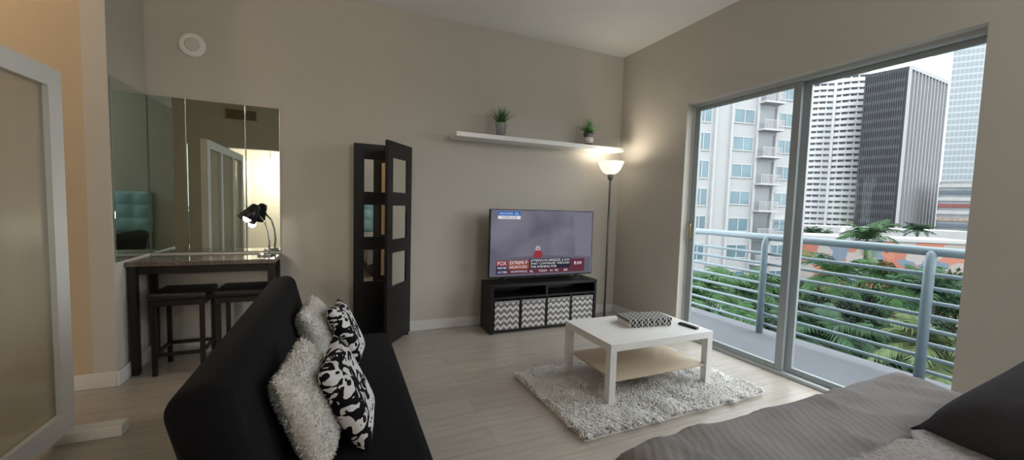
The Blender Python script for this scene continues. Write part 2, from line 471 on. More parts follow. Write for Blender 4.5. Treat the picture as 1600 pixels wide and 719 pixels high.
# ------------------------------------------------------------------ shelf and plants
SZ = 1.988
sh = MB().box(1.02,3.0,3.74,3.998,SZ-.045,SZ).build('floating_shelf', m_whitelac, None, bevel=.003)
tag(sh, 'long white floating shelf on the wall above the television', 'shelf')
def plant(x, y, label, pm, seed, rim):
    rnd = random.Random(seed)
    t = thing('potted_plant', label, 'plant', (x,y,SZ), 0, 'small potted grasses on the shelf')
    MB().lathe([(0,0),(.043,0),(.058,.12),(.063,.122),(.063,.135),(.055,.135),(.05,.11),(0,.11)], 24).build('pot', pm, t, True)
    MB().lathe([(.0,.118),(.052,.116),(.05,.111)], 20).build('soil', m_soil, t, True)
    if rim: MB().lathe([(.0455,.02),(.0465,.02),(.0555,.09),(.0545,.09)], 24).build('band', m_trim, t, True)
    mb = MB()
    for i in range(190):
        a = rnd.uniform(0,2*PI); r0 = rnd.uniform(0,.035); ln = rnd.uniform(.12,.20); le = rnd.uniform(.05,1.05)
        dx, dy = math.cos(a), math.sin(a); w = .004
        pts = []
        for k in range(4):
            s = k/3; th = le*(.4+.9*s)
            pts.append(Vector((dx*(r0+ln*s*math.sin(th)), dy*(r0+ln*s*math.sin(th)), .115+ln*s*math.cos(th*.8))))
        px_ = Vector((-dy,dx,0))
        vs = []
        for k,p in enumerate(pts):
            ww = w*(1-k/3.3); vs += [p-px_*ww, p+px_*ww]
        mb.add(vs, [(0,1,3,2),(2,3,5,4),(4,5,7,6)])
    mb.build('foliage', m_grass, t)
plant(1.505,3.82,'small grass plant in silver pot near the far end of the shelf from the lamp', m_silver, 1, False)
plant(2.57,3.82,'small grass plant in dark grey pot on the shelf close to the floor lamp', m_greypot, 2, True)

# ------------------------------------------------------------------ floor lamp
fl = thing('floor_lamp', 'grey torchiere floor lamp with lit white bowl shade beside the television', 'lamp', (2.80,3.70,0))
MB().lathe([(0,0),(.125,0),(.125,.015),(.03,.035),(.0,.04)], 32).build('base', m_polegrey, fl, True)
MB().tube([(0,0,.03),(0,0,1.66)], .012, 12).build('pole', m_polegrey, fl, True)
MB().lathe([(.012,1.60),(.03,1.63),(.034,1.672),(.0,1.672)], 20).build('socket', m_polegrey, fl, True)
m_bowl = M('white_glass_bowl', (250,246,236), .4, em=(255,246,230), es=.9)
MB().lathe([(.0,1.672),(.04,1.674),(.075,1.690),(.105,1.722),(.125,1.765),(.145,1.815),(.140,1.815),(.12,1.77),(.10,1.73),(.07,1.70),(.0,1.685)], 40).build('lamp_shade', m_bowl, fl, True)

# ------------------------------------------------------------------ TV stand, bins
ts = thing('tv_stand', 'low black television stand with open cubbies and four fabric bins', 'tv stand', (1.995,3.77,0))
W2 = .625
for x0,x1 in ((-W2,-W2+.028),(W2-.028,W2)): MB().box(x0,x1,-.15,.15,0,.47).build('side_panel', m_blackwood, ts)
MB().box(-W2,W2,-.155,.15,.47,.50).build('top', m_blackwood, ts, bevel=.002)
MB().box(-W2+.028,W2-.028,-.15,.14,.352,.372).build('shelf', m_blackwood, ts)
MB().box(-W2+.028,W2-.028,-.15,.14,.02,.04).build('bottom_board', m_blackwood, ts)
MB().box(-W2+.028,W2-.028,.14,.15,.02,.47).build('back_panel', m_blackwood, ts)
MB().box(-.012,.012,-.148,.14,.372,.47).build('divider', m_blackwood, ts)
for x in (-.295,0,.295): MB().box(x-.007,x+.007,-.148,.14,.04,.352).build('divider', m_blackwood, ts)
bl = ['chevron fabric bin in the stand, farthest from the floor lamp', 'chevron fabric bin second from the folding screen end of the stand',
      'chevron fabric bin third from the folding screen end of the stand', 'chevron fabric bin in the stand, closest to the floor lamp']
for i in range(4):
    b = thing('storage_bin', 'grey and white ' + bl[i], 'bin', (1.995-.4475+i*.2983,3.765,.04), 0, 'chevron storage bins')
    w = .132
    MB().box(-w,w,-.145,-.138,0,.29).box(-w,w,.125,.132,0,.29).box(-w,-w+.007,-.138,.125,0,.29).box(w-.007,w,-.138,.125,0,.29).box(-w,w,-.138,.125,0,.006).build('body', m_chev, b)
    MB().box(-w-.002,w+.002,-.148,-.136,.272,.292).build('rim', m_binrim, b)

# ------------------------------------------------------------------ TV
tv = thing('television', 'large flat television showing a weather news broadcast on black stand', 'television', (2.005,3.755,.50))
MB().box(-.62,.62,-.012,.03,.045,.752).build('body', m_blackplastic, tv, bevel=.004)
scr = MB().add([(-.612,-.0135,.065),(.612,-.0135,.065),(.612,-.0135,.745),(-.612,-.0135,.745)], [(0,1,2,3)]).build('screen', m_screen, tv)
for x in (-.46,.46):
    MB().tube([(x,-.10,.008),(x,0,.05),(x,.10,.008)], .007, 8).build('foot', m_blackplastic, tv, True)
def fx(p): return (p-765)/161*1.224-.612
def fz(p): return .745-(p-329)/103*.68
def grect(name, x0,x1,y0,y1, m, lay=1):
    y = -.0135 - .0006*lay
    return MB().add([(fx(x0),y,fz(y1)),(fx(x1),y,fz(y1)),(fx(x1),y,fz(y0)),(fx(x0),y,fz(y0))],[(0,1,2,3)]).build(name, m, scr)
def gpoly(name, pts, m, lay=1):
    y = -.0135 - .0006*lay
    return MB().add([(fx(a),y,fz(b)) for a,b in pts],[tuple(range(len(pts)))]).build(name, m, scr)
def gtext(name, body, x0, x1, y0, y1, m, lay=3):
    cu = bpy.data.curves.new('t','FONT'); cu.body = body; cu.size = 1; cu.resolution_u = 2
    ob = bpy.data.objects.new('t', cu); C.objects.link(ob)
    dg = bpy.context.evaluated_depsgraph_get(); me = bpy.data.meshes.new_from_object(ob.evaluated_get(dg))
    bpy.data.objects.remove(ob)
    xs = [v.co.x for v in me.vertices]; ys = [v.co.y for v in me.vertices]
    ax_, bx_, ay, by = min(xs), max(xs), min(ys), max(ys)
    X0,X1,Z0,Z1 = fx(x0),fx(x1),fz(y1),fz(y0)
    y = -.0135 - .0006*lay
    for v in me.vertices:
        u = (v.co.x-ax_)/(bx_-ax_); w = (v.co.y-ay)/(by-ay)
        v.co = Vector((X0+u*(X1-X0), y, Z0+w*(Z1-Z0)))
    me.name = name; me.materials.clear(); me.materials.append(m)
    o = bpy.data.objects.new(name, me); C.objects.link(o); o.parent = scr
    return o
e_w = m_emit('screen_white',(222,222,228),.95); e_blue = m_emit('screen_blue',(52,104,172)); e_red = m_emit('screen_red',(92,48,60)); e_or = m_emit('screen_orange',(136,76,58))
e_logo = m_emit('screen_logo_red',(132,46,56))
e_coat = m_emit('screen_coat_red',(140,54,60)); e_pale = m_emit('screen_pale',(170,168,178))
e_dk = m_emit('screen_dark',(42,41,52)); e_nv = m_emit('screen_navy',(50,50,78)); e_skin = m_emit('screen_skin',(170,130,116)); e_grey = m_emit('screen_grey',(122,120,134),.9); e_dgrey = m_emit('screen_dark_grey',(94,92,105))
gpoly('street_picture', [(766,408),(800,403),(850,401),(924,406),(924,433),(766,433)], e_dgrey, .5)  # dark grey street area of the broadcast picture
gpoly('wall_picture', [(892,331),(924,331),(924,404),(898,402)], e_grey, .5)
gpoly('jacket_picture', [(829,403),(831,395),(835,391),(841,393),(844,399),(842,405),(830,405)], e_coat, 1)
gpoly('hood_picture', [(832,393),(833,387),(836,385),(840,388),(840,393)], e_pale, 1.2)
gpoly('face_picture', [(833.5,392),(834.5,389),(836,387.5),(838.5,389.5),(838.5,392)], e_skin, 1.4)
grect('location_box', 775,808,331,338, e_blue, 1); grect('location_strip', 775,808,338,343, e_w, 1)
gtext('location_text','HOLLYWOOD,',777,797,333,336.5,e_w); gtext('location_text','FL',800,806,333,336.5,e_w); gtext('location_text','HURRICANE',780,803,339,342,e_nv)
grect('logo_box', 774,791,408,416.5, e_logo, 1); grect('logo_strip', 774,791,416.5,422.5, e_nv, 1.5)
gtext('logo_text','FOX',776,789,409.2,415.3,e_w); gtext('logo_text','WEATHER',775.8,789.2,417.8,421.2,e_w)
grect('headline_box', 792,823,408,422.5, e_or, 1)
gtext('headline_text','EXTREME',794,815,409.4,414.4,e_w); gtext('headline_text','F',817.5,820.5,409.4,414.4,e_w); gtext('headline_text','RELENTLESS',794,820,416.8,420.6,e_w)
grect('caption_box', 823,890,406.5,422.5, e_dk, 1)
def gwords(name, words, y0, y1):
    for s, a, b in words: gtext(name, s, a, b, y0, y1, e_w)
gwords('caption_text', [('AFTERNOON',825,853),('BREEZE',855,873),('& SUN',875,888)], 407.5, 411)
gwords('caption_text', [('THAT',825,837),('CONTINUES',839,865),('THROUGH',867,888)], 412.5, 416)
gwords('caption_text', [('THE',825,834),('EVENING',836,856),('FOR',858,867)], 417.6, 421.2)
grect('clock_box', 890,914,408,422.5, e_red, 1); gtext('clock_text','8:04',896,909,412.5,418,e_w)
grect('ticker_box', 774,914,422.5,429.8, e_red, .8); grect('ticker_tab', 774,792,423,429.4, e_nv, 1.2)
gwords('ticker_text', [('10',777,781),('MIN',783,790),('HUNTSVILLE,',796,821),('AL',824,830),('TODAY',838,852),('H:',857,861),('92',864,870),('68',879,885)], 424.4, 428)

# ------------------------------------------------------------------ rug
rg = thing('rug', 'white shaggy rug on the floor under the coffee table', 'rug', (1.99,2.225,0), R(1.2))
rx, ry = .755, .44
MB().box(-rx,rx,-ry,ry,0,.012).build('backing', m_cushwhite, rg)
mb = MB(); rnd = random.Random(5)
for i in range(34000):
    x = rnd.uniform(-rx,rx); y = rnd.uniform(-ry,ry)
    if i % 9 == 0:
        if rnd.random() < .55: y = rnd.choice((-1,1))*ry*rnd.uniform(.97,1.0)
        else: x = rnd.choice((-1,1))*rx*rnd.uniform(.98,1.0)
    clump = noise.noise(Vector((x*6,y*6,0)))
    a = rnd.uniform(0,2*PI) if i % 3 else 5*clump + rnd.uniform(-.5,.5)
    ln = rnd.uniform(.02,.055)*(1+.6*noise.noise(Vector((x*9,y*9,3)))); h = rnd.uniform(.016,.036)*(1+.8*clump)
    dx, dy = math.cos(a), math.sin(a); w = rnd.uniform(.002,.0045)
    p0 = Vector((x,y,.010)); p1 = Vector((x+dx*ln*.4,y+dy*ln*.4,.010+h)); p2 = Vector((x+dx*ln,y+dy*ln,.010+h*.75))
    s = Vector((-dy,dx,0))*w
    mb.add([p0-s,p0+s,p1-s,p1+s,p2],[(0,1,3,2),(2,3,4)])
pl = mb.build('pile', m_rugpile, rg); pl['kind'] = 'stuff'

# ------------------------------------------------------------------ coffee table
TZ = .4245
ct = thing('coffee_table', 'white square-legged coffee table with lower shelf standing on the rug', 'table', (2.045,2.295,.012))
tx, ty = .455, .28
hz_ = TZ-.012
MB().box(-tx,tx,-ty,ty,hz_-.05,hz_).build('tabletop', m_whitelac, ct, bevel=.002)
for sx in (-1,1):
    for sy_ in (-1,1):
        x = sx*(tx-.025); y = sy_*(ty-.025)
        MB().box(x-.025,x+.025,y-.025,y+.025,0,hz_-.05).build('leg', m_whitelac, ct, bevel=.002)
MB().box(-tx+.05,tx-.05,-ty+.012,ty-.012,.155,.17).build('lower_shelf', m_grey_shelf, ct, bevel=.002)
bx = thing('decorative_box', 'black and white lattice patterned box on the white coffee table', 'box', (2.13,2.325,TZ), R(-8))
MB().box(-.175,.175,-.09,.09,0,.034).build('body', m_lat, bx, bevel=.002)
MB().box(-.179,.179,-.094,.094,.035,.062).build('lid', m_lat, bx, bevel=.002)
rc = thing('remote_control', 'slim black remote control lying on the white coffee table', 'remote', (2.40,2.15,TZ), R(8))
MB().box(-.02,.02,-.075,.075,0,.016).build('body', m_blackplastic, rc, bevel=.005)
for k in range(7):
    for j in (-1,0,1):
        MB().box(j*.011-.0035,j*.011+.0035,-.055+k*.016-.003,-.055+k*.016+.003,.016,.018).build('button', m_greypot, rc)

# ------------------------------------------------------------------ sofa
sf = thing('sofa_bed', 'armless black fabric sofa bed with reclined backrest', 'sofa', (0,1.99,0))
LY = .84
seat = MB().box(-.26,.315,-LY,LY,.23,.40).build('seat', m_blackfab, sf, bevel=.05, seg=6)
def extr(prof, y0, y1):
    n = len(prof); vs = [(x,y0,z) for x,z in prof] + [(x,y1,z) for x,z in prof]
    fs = [tuple(range(n)), tuple(range(2*n-1,n-1,-1))] + [(i,i+n,(i+1)%n+n,(i+1)%n) for i in range(n)]
    return vs, fs
v_, f_ = extr([(-.15,.37),(-.29,.30),(-.41,.80),(-.265,.835)], -LY, LY)
bk = MB().add(v_, f_).build('backrest', m_blackfab, sf, bevel=.06, seg=7)
MB().tube([(.298,-LY+.03,.385),(.298,LY-.03,.385)], .004, 8).build('piping', m_piping, seat, True)
MB().box(-.22,.26,-LY+.05,LY-.05,.17,.23).build('frame', m_blackmetal, sf)
for x in (-.18,.24):
    for y in (-LY+.12, LY-.12): MB().tube([(x,y,0),(x,y,.175)], [.016,.022], 12).build('leg', m_chrome, sf, True)

# ------------------------------------------------------------------ cushions
def cushion(w, h, t, n=22):
    def pt(u,v,s):
        x = w/2*u*(1-.09*(1-v*v)*u*u); y = h/2*v*(1-.09*(1-u*u)*v*v)
        z = s*t/2*(max(0,(1-u**4)*(1-v**4)))**.55
        return Vector((x,y,z))
    vs = []; fs = []; idx = {}
    for s in (1,-1):
        for i in range(n+1):
            for j in range(n+1):
                edge = i in (0,n) or j in (0,n)
                key = (i,j,0 if edge else s)
                if key not in idx:
                    idx[key] = len(vs); vs.append(pt(-1+2*i/n,-1+2*j/n,s))
        g = lambda i,j: idx[(i,j,0 if (i in (0,n) or j in (0,n)) else s)]
        for i in range(n):
            for j in range(n):
                q_ = (g(i,j),g(i+1,j),g(i+1,j+1),g(i,j+1))
                fs.append(q_ if s > 0 else q_[::-1])
    return vs, fs
def lean(cx,cy,cz,th,yaw,roll=0):
    a = Vector((0,1,0)); u = Vector((-math.sin(th),0,math.cos(th))); n = a.cross(u)
    m = Matrix((a,u,n)).transposed().to_4x4()
    return Matrix.Translation((cx,cy,cz)) @ Matrix.Rotation(yaw,4,'Z') @ m @ Matrix.Rotation(roll,4,'Z')
def put_cushion(label, w, h, t, T, m, fur=0, seed=1, group=None):
    vs, fs = cushion(w,h,t)
    o = MB().add(vs,fs).build('cushion', m, None, True)
    o.matrix_world = T
    tag(o, label, 'cushion', group)
    if fur:
        rnd = random.Random(seed); mb = MB()
        me = o.data
        for i in range(fur):
            p = me.polygons[rnd.randrange(len(me.polygons))]
            c = [me.vertices[k].co for k in p.vertices]
            a, b2 = rnd.random(), rnd.random()
            q0 = (c[0]*(1-a)+c[1]*a)*(1-b2) + (c[3]*(1-a)+c[2]*a)*b2
            nrm = p.normal
            r = Vector((rnd.uniform(-1,1),rnd.uniform(-1,1),rnd.uniform(-1,1)))
            d = (nrm*.6 + r).normalized(); ln = rnd.uniform(.006,.014)
            s = d.cross(Vector((rnd.uniform(-1,1),rnd.uniform(-1,1),rnd.uniform(-1,1)))).normalized()*.0018
            q1 = q0 + d*ln*.6; q2 = q0 + d*ln + r*.003
            mb.add([q0-s,q0+s,q1-s,q1+s,q2],[(0,1,3,2),(2,3,4)])
        f = mb.build('fur', m_fur, o); f['kind'] = 'stuff'
    return o
put_cushion('white fluffy cushion at the end of the sofa nearest the camera', .40,.37,.13, lean(-.096,1.58,.565,R(22),R(-6)), m_cushwhite, 17000, 1, 'white fluffy cushions')
put_cushion('white fluffy cushion at the sofa end nearest the folding screen', .40,.36,.13, lean(-.103,2.42,.555,R(22),R(-4)), m_cushwhite, 15000, 2, 'white fluffy cushions')
put_cushion('black and white brushstroke print cushion at the near end of the sofa', .36,.37,.10, lean(.034,1.63,.557,R(25),R(-8),R(4)), m_bw, group='printed cushions')
put_cushion('black and white brushstroke print cushion at the sofa end nearest the screen', .35,.36,.10, lean(.038,2.42,.550,R(25),R(-6),R(-5)), m_bw, group='printed cushions')

# ------------------------------------------------------------------ bed
bd = thing('bed', 'bed with grey quilted coverlet in the foreground by the glass door', 'bed', (1.53,-.18,0))
BX, BY = .78, 1.11
MB().box(-BX+.05,BX-.05,-BY+.02,BY-.06,.08,.30).build('bed_base', m_darkcush, bd, bevel=.02)
MB().box(-BX+.03,BX-.03,-BY+.02,BY-.04,.30,.585).build('mattress', m_sheet, bd, bevel=.06, seg=4)
def axis(t, half, r=.09, drop=.3):
    s = 1 if t >= 0 else -1; a = abs(t); flat = half - r
    if a <= flat: return t, 0
    arc = r*PI/2
    if a <= flat+arc:
        th = (a-flat)/r
        return s*(flat + r*math.sin(th)), r*(1-math.cos(th))
    return s*(half + .02*(a-flat-arc)), r + (a-flat-arc)
nx_, ny_ = 130, 150; tx_, ty_ = BX+.33, BY+.33
vs = []; fs = []
for i in range(nx_+1):
    for j in range(ny_+1):
        u = -tx_ + 2*tx_*i/nx_; v = -BY + (ty_+BY)*j/ny_
        x, dx_ = axis(u, BX); y, dy_ = axis(v, BY)
        z = .61 - max(dx_, dy_) - .25*min(dx_, dy_)
        nn = noise.noise(Vector((x*3.2,y*3.2,1))); n2 = noise.noise(Vector((x*9+3*nn,y*5,4)))
        n3 = 1-abs(noise.noise(Vector((x*3+y*4+nn, (y-x)*1.3, 8))))
        wv = .012*nn + .008*n2 + .015*(n3**6)
        vs.append((x + .5*wv*(1 if dx_ > .1 else 0), y + .5*wv*(1 if dy_ > .1 else 0), z + wv))
for i in range(nx_):
    for j in range(ny_):
        a = i*(ny_+1)+j
        fs.append((a, a+ny_+1, a+ny_+2, a+1))
MB().add(vs,fs).build('coverlet', m_quilt, bd, True)
hb = MB(); nx_, ny_ = 60, 40; vs = []; fs = []
for i in range(nx_+1):
    for j in range(ny_+1):
        x = -1.1+2.1*i/nx_; z = .62+.72*j/ny_
        d_ = abs(math.sin((x+1.1)*PI*8/2.1))*abs(math.sin((z-.62)*PI*3/.72))
        vs.append((x, -1.165+.04*d_**.5, z))
for i in range(nx_):
    for j in range(ny_):
        a = i*(ny_+1)+j; fs.append((a, a+ny_+1, a+ny_+2, a+1))
hb.add(vs,fs).box(-1.1,1.0,-1.23,-1.166,.62,1.34).build('headboard', m_teal, bd, True)
MB().box(-1.1,1.0,-1.23,-1.166,0,.62).build('headboard_base', m_sheet, bd)
for sx in (-1,1):
    for sy_ in (-1,1): MB().box(sx*.66-.03,sx*.66+.03,sy_*.95-.03,sy_*.95+.03,0,.08).build('leg', m_blackwood, bd)
# throw
vs = []; fs = []; n = 40
for i in range(n+1):
    for j in range(n+1):
        x = 1.22+.42*i/n + .03*noise.noise(Vector((j*.15,0,0))); y = .12+.45*j/n + .03*noise.noise(Vector((0,i*.15,5)))
        vs.append((x,y,.645+.010*noise.noise(Vector((x*7,y*7,9)))))
for i in range(n):
    for j in range(n):
        a = i*(n+1)+j; fs.append((a,a+n+1,a+n+2,a+1))
th = MB().add(vs,fs).build('knit_throw', m_knit, None, True)
md = th.modifiers.new('solid','SOLIDIFY'); md.thickness = .010; md.offset = 0
tag(th, 'pale grey patterned knit throw lying on the bed beside the charcoal pillow', 'throw')
T = Matrix.Translation((1.85,.18,.77)) @ Matrix.Rotation(R(-14),4,'Z') @ Matrix.Rotation(R(-24),4,'Y')
o = put_cushion('charcoal pillow resting on the bed at the picture edge', .66,.72,.28, T, m_darkcush)
o.name = 'pillow'; o['category'] = 'pillow'

# ------------------------------------------------------------------ things behind the camera: some seen in the mirrors, plus an added fill lamp
av = thing('air_vent', 'dark slatted air vent high on the wall seen in the mirror', 'vent', (-1.78,-1.42,2.9))
MB().box(-.28,.28,0,.015,-.1,.1).build('frame', m_warmlit, av)
for k in range(6): MB().box(-.25,.25,.015,.022,-.085+k*.03,-.068+k*.03).build('slat', m_blackmetal, av)
pd = thing('ceiling_lamp', 'small flat glowing kitchen ceiling lamp seen in the mirror', 'lamp', (-1.45,-2.6,H))
MB().tube([(0,0,0),(0,0,-.93)], .006, 6).build('cord', m_blackmetal, pd)
MB().lathe([(0,-1.0),(.12,-.99),(.14,-.965),(.12,-.94),(0,-.93)], 24).build('diffuser', M('lit_diffuser',(255,244,225),.5,em=(255,240,210),es=2.5), pd, True)
dk = thing('interior_door', 'white panel door standing open in the kitchen seen in the mirror', 'door', (-1.95,-1.6,0), R(-82))
MB().box(0,.8,-.02,.02,.01,2.1).build('slab', m_whitepaint, dk)
for z0,z1 in ((.2,.95),(1.1,1.95)): MB().box(.12,.68,.02,.03,z0,z1).build('raised_panel', m_trim, dk, bevel=.006)
MB().tube([(.74,.02,1.0),(.74,.06,1.0),(.64,.06,1.0)], .01).build('handle', m_chrome, dk, True)
LX, LYY = 2.45, -1.12
cl = thing('ceiling_lamp', 'added unseen round fill lamp over the head of the bed', 'lamp', (LX,LYY,H))  # made-up fixture, out of view, dressing the added fill light
MB().lathe([(.18,0),(.18,-.04),(.12,-.08),(0,-.09)], 28).build('diffuser', M('fill_lamp_diffuser',(255,250,242),.5,em=(255,248,236),es=2), cl, True)

# ------------------------------------------------------------------ city
G = -14
struct('ground', MB().box(5,420,-260,330,G-1,G), m_ground)
def facade(name, label, cat, a, b, depth, h, m):
    a = Vector(a); b = Vector(b); r = math.atan2(b.y-a.y,b.x-a.x); w = (b-a).length
    t = thing(name, label, cat, (a.x,a.y,G), r, None)
    MB().box(0,w,0,depth,0,h).build('wall', m, t)
    return t, w
# white apartment block
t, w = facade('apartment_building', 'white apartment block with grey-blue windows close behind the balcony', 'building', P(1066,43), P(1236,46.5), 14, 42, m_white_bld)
fxp = lambda p: (p-1078)/170*w
def bwin(p0,p1,z0,z1):
    x0,x1 = fxp(p0),fxp(p1)
    o = MB().box(x0,x1,-.12,-.02,z0,z0+.12).box(x0,x1,-.12,-.02,z1-.12,z1).box(x0,x0+.1,-.12,-.02,z0+.12,z1-.12).box(x1-.1,x1,-.12,-.02,z0+.12,z1-.12).box((x0+x1)/2-.05,(x0+x1)/2+.05,-.12,-.02,z0+.12,z1-.12).build('window', m_bright_slab, t)
    MB().box(x0+.1,x1-.1,-.07,-.01,z0+.12,z1-.12).build('pane', m_bldglass, o)
for k in range(-4,8):
    zc = 25.75-3*k
    bwin(1144,1176,zc-.75,zc+.85); bwin(1215,1237,zc-.75,zc+.85); bwin(1090,1111,zc-1.0,zc+1.0)
    x0,x1 = fxp(1181),fxp(1210)
    MB().box(x0,x1,-.05,-.01,zc-1.2,zc+1.2).build('balcony_opening', m_bldglassdark, t)
    o = MB().box(x0-.1,x1+.1,-1.1,0,zc-1.45,zc-1.25).build('balcony', m_bright_slab, t)
    rb = MB().box(x0-.1,x1+.1,-1.1,-1.05,zc-.35,zc-.28)
    for q_ in range(12): rb.box(x0+q_*(x1-x0)/11-.03,x0+q_*(x1-x0)/11+.03,-1.1,-1.06,zc-1.25,zc-.3)
    rb.build('railing', m_sheet, o)
for p in (1117,1141,1180,1211): MB().box(fxp(p)-.12,fxp(p)+.12,-.25,0,0,42).build('pilaster', m_bright_slab, t)
# white balcony tower with bowed balconies
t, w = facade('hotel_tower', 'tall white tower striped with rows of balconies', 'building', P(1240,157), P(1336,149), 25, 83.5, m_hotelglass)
for k in range(36):
    z = 5+k*2.2
    mb = MB(); nseg = 20; vs = []; fs = []
    for i in range(nseg+1):
        x = -.3+(w+.6)*i/nseg; yb = -.6-.9*abs(math.sin(PI*2.0*i/nseg))
        vs += [(x,yb,z),(x,yb,z+1.3),(x,0,z),(x,0,z+1.3)]
    for i in range(nseg):
        a = i*4; b = a+4
        fs += [(a,b,b+1,a+1),(a+1,b+1,b+3,a+3),(a,a+2,b+2,b)]
    fs += [(0,1,3,2),(nseg*4,nseg*4+2,nseg*4+3,nseg*4+1)]
    mb.add(vs,fs).build('balcony', m_hotel_slab, t)
for j in range(9):
    x = j*(w-.6)/8
    MB().box(x,x+(.8 if j in (0,4,8) else .4),-1.0,0,0,83.5).build('pier', m_hotel_slab, t)
# dark tower
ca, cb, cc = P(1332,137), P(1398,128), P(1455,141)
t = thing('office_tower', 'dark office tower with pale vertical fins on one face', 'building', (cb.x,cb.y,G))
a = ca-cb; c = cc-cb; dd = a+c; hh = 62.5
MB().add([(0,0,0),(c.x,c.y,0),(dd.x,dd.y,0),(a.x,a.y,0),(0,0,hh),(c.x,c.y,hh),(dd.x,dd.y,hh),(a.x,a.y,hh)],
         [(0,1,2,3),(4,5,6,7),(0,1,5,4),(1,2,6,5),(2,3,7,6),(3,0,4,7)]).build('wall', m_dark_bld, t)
Tc = Matrix.Rotation(math.atan2(c.y,c.x),4,'Z'); wc = c.length
for k in range(12):
    x = k*wc/11
    MB().box(x-.25,x+.25,-.7,0,0,hh-1.2,Tc).build('fin', m_fin, t)
Ta = Matrix.Translation((a.x,a.y,0)) @ Matrix.Rotation(math.atan2(-a.y,-a.x),4,'Z'); wa = a.length
for k in range(19):
    MB().box(.3,wa-.6,-.06,0,4+k*3,5.1+k*3,Ta).build('window_band', m_bandglass, t)
for k in range(18):
    x = .4+k*(wa-1.2)/17
    MB().box(x-.08,x+.08,-.3,0,0,hh-1.2,Ta).build('mullion', m_bandglass, t)
MB().box(0,wc,-.7,0,hh-1.2,hh,Tc).build('cornice', m_fin, t)
# glass tower
def m_grid_():
    m, nt, b = nmat('glass_tower_grid'); v = coords(nt)
    s = nt.nodes.new('ShaderNodeSeparateXYZ'); nt.links.new(v, s.inputs[0])
    gx = mth(nt,'FRACT',mth(nt,'DIVIDE',s.outputs[0],1.6)); gz = mth(nt,'FRACT',mth(nt,'DIVIDE',s.outputs[2],3.2))
    k = mth(nt,'MAXIMUM',mth(nt,'GREATER_THAN',gx,.86),mth(nt,'GREATER_THAN',gz,.74))
    nt.links.new(ramp(nt,k,[(0,lin(ex((136,146,154)))),(.5,lin(ex((170,178,184))))],True), b.inputs['Base Color'])
    b.inputs['Roughness'].default_value = .4; return m
t, w = facade('glass_tower', 'pale grey glass skyscraper with a fine window grid', 'building', P(1463,212), P(1640,192), 30, 165, m_grid_())
MB().box(-.5,w+.5,-.5,30,165,167).build('roof', m_bright_slab, t)
# coloured garage
t, w = facade('parking_garage', 'low parking garage with red and white floor bands below the skyscraper', 'building', P(1462,125), P(1560,116), 12, 26.5, m_bldglassdark)
bandm = [M('red_band',ex((126,72,68)),.8,var=.2,vs=1.5), M('white_band',ex((172,172,172)),.8,var=.1,vs=1.5), M('blue_band',ex((88,98,112)),.8,var=.2,vs=1.5), M('tan_band',ex((156,140,130)),.8,var=.2,vs=1.5)]
for k in range(12): MB().box(-.2,w+.2,-.5,0,2+k*2.05,3.1+k*2.05).build('floor_band', bandm[[1,3,1,0,1,2,3,1,0,1,2,1][k]], t)
# podium block
t, w = facade('podium_building', 'long low white building behind the mural wall', 'building', P(1236,90), P(1530,76), 10, 12.6, m_white_bld)
for k in range(16): MB().box(1+k*w/16,1+k*w/16+1.6,-.05,0,8.2,10.6).build('opening', m_bldglassdark, t)
# mural
def m_mural_():
    m, nt, b = nmat('mural_paint')
    v = coords(nt,'Object',(.26,.26,.34),(0,.6,0))
    vo = nt.nodes.new('ShaderNodeTexVoronoi'); vo.inputs['Scale'].default_value = 1.7; vo.distance = 'MANHATTAN'
    nt.links.new(v, vo.inputs['Vector'])
    s = nt.nodes.new('ShaderNodeSeparateColor'); nt.links.new(vo.outputs['Color'], s.inputs[0])
    nt.links.new(ramp(nt,s.outputs[0],[(0,lin(ex((184,120,98)))),(.26,lin(ex((172,164,160)))),(.45,lin(ex((112,128,146)))),(.60,lin(ex((176,108,88)))),(.82,lin(ex((166,156,150))))],True), b.inputs['Base Color'])
    b.inputs['Roughness'].default_value = .8; return m
t, w = facade('mural_building', 'low building with a colourful orange and blue mural across its wall', 'building', P(1228,58), P(1540,54), 8, ZZ(1300,374,57)-G, m_mural_())
MB().box(-.2,w+.2,-.2,8,ZZ(1300,374,57)-G,ZZ(1300,374,57)-G+.4).build('parapet', m_bright_slab, t)

# ------------------------------------------------------------------ palms and trees
m_frond = [M('palm_green',ex((60,94,54)),.7,var=.3,vs=2,spec=.12), M('palm_pale',ex((88,104,68)),.75,var=.3,vs=2,spec=.12), M('palm_dark',ex((48,78,52)),.7,var=.3,vs=2,spec=.12)]
m_leaf = [M('leaf_green',ex((40,62,41)),.8,var=.4,vs=1.5,spec=.08), M('leaf_dark',ex((30,48,36)),.8,var=.4,vs=1.5,spec=.08), M('leaf_olive',ex((50,68,46)),.8,var=.35,vs=1.5,spec=.08)]
def frond_mesh(ln, droop, seed):
    rnd = random.Random(seed); mb = MB(); pts = []
    n = 16; p = Vector((0,0,0)); ang = R(62)
    for k in range(n+1):
        pts.append(p.copy()); p = p + Vector((math.cos(ang),0,math.sin(ang)))*ln/n; ang -= droop/n
    mb.tube(pts, [.03*(1-k/(n+1)) + .004 for k in range(n+1)], 5)
    for k in range(2,n+1):
        for s in (-1,1):
            for q_ in range(2):
                b0 = pts[k-1].lerp(pts[k], q_*.5)
                t_ = (pts[k]-pts[k-1]).normalized()
                l2 = ln*.30*math.sin(PI*(.12+.83*k/n))*rnd.uniform(.8,1.1)+.1
                d = (Vector((0,s,0))*.8 + t_*.6 + Vector((0,0,rnd.uniform(-.4,.0)))).normalized()
                e = b0 + d*l2 + Vector((0,0,-.22*l2)); mid = b0 + d*l2*.5
                ww = t_*.042
                mb.add([b0-ww*.6,b0+ww*.6,mid+ww,mid-ww,e],[(0,1,2,3),(3,2,4)])
    return mb
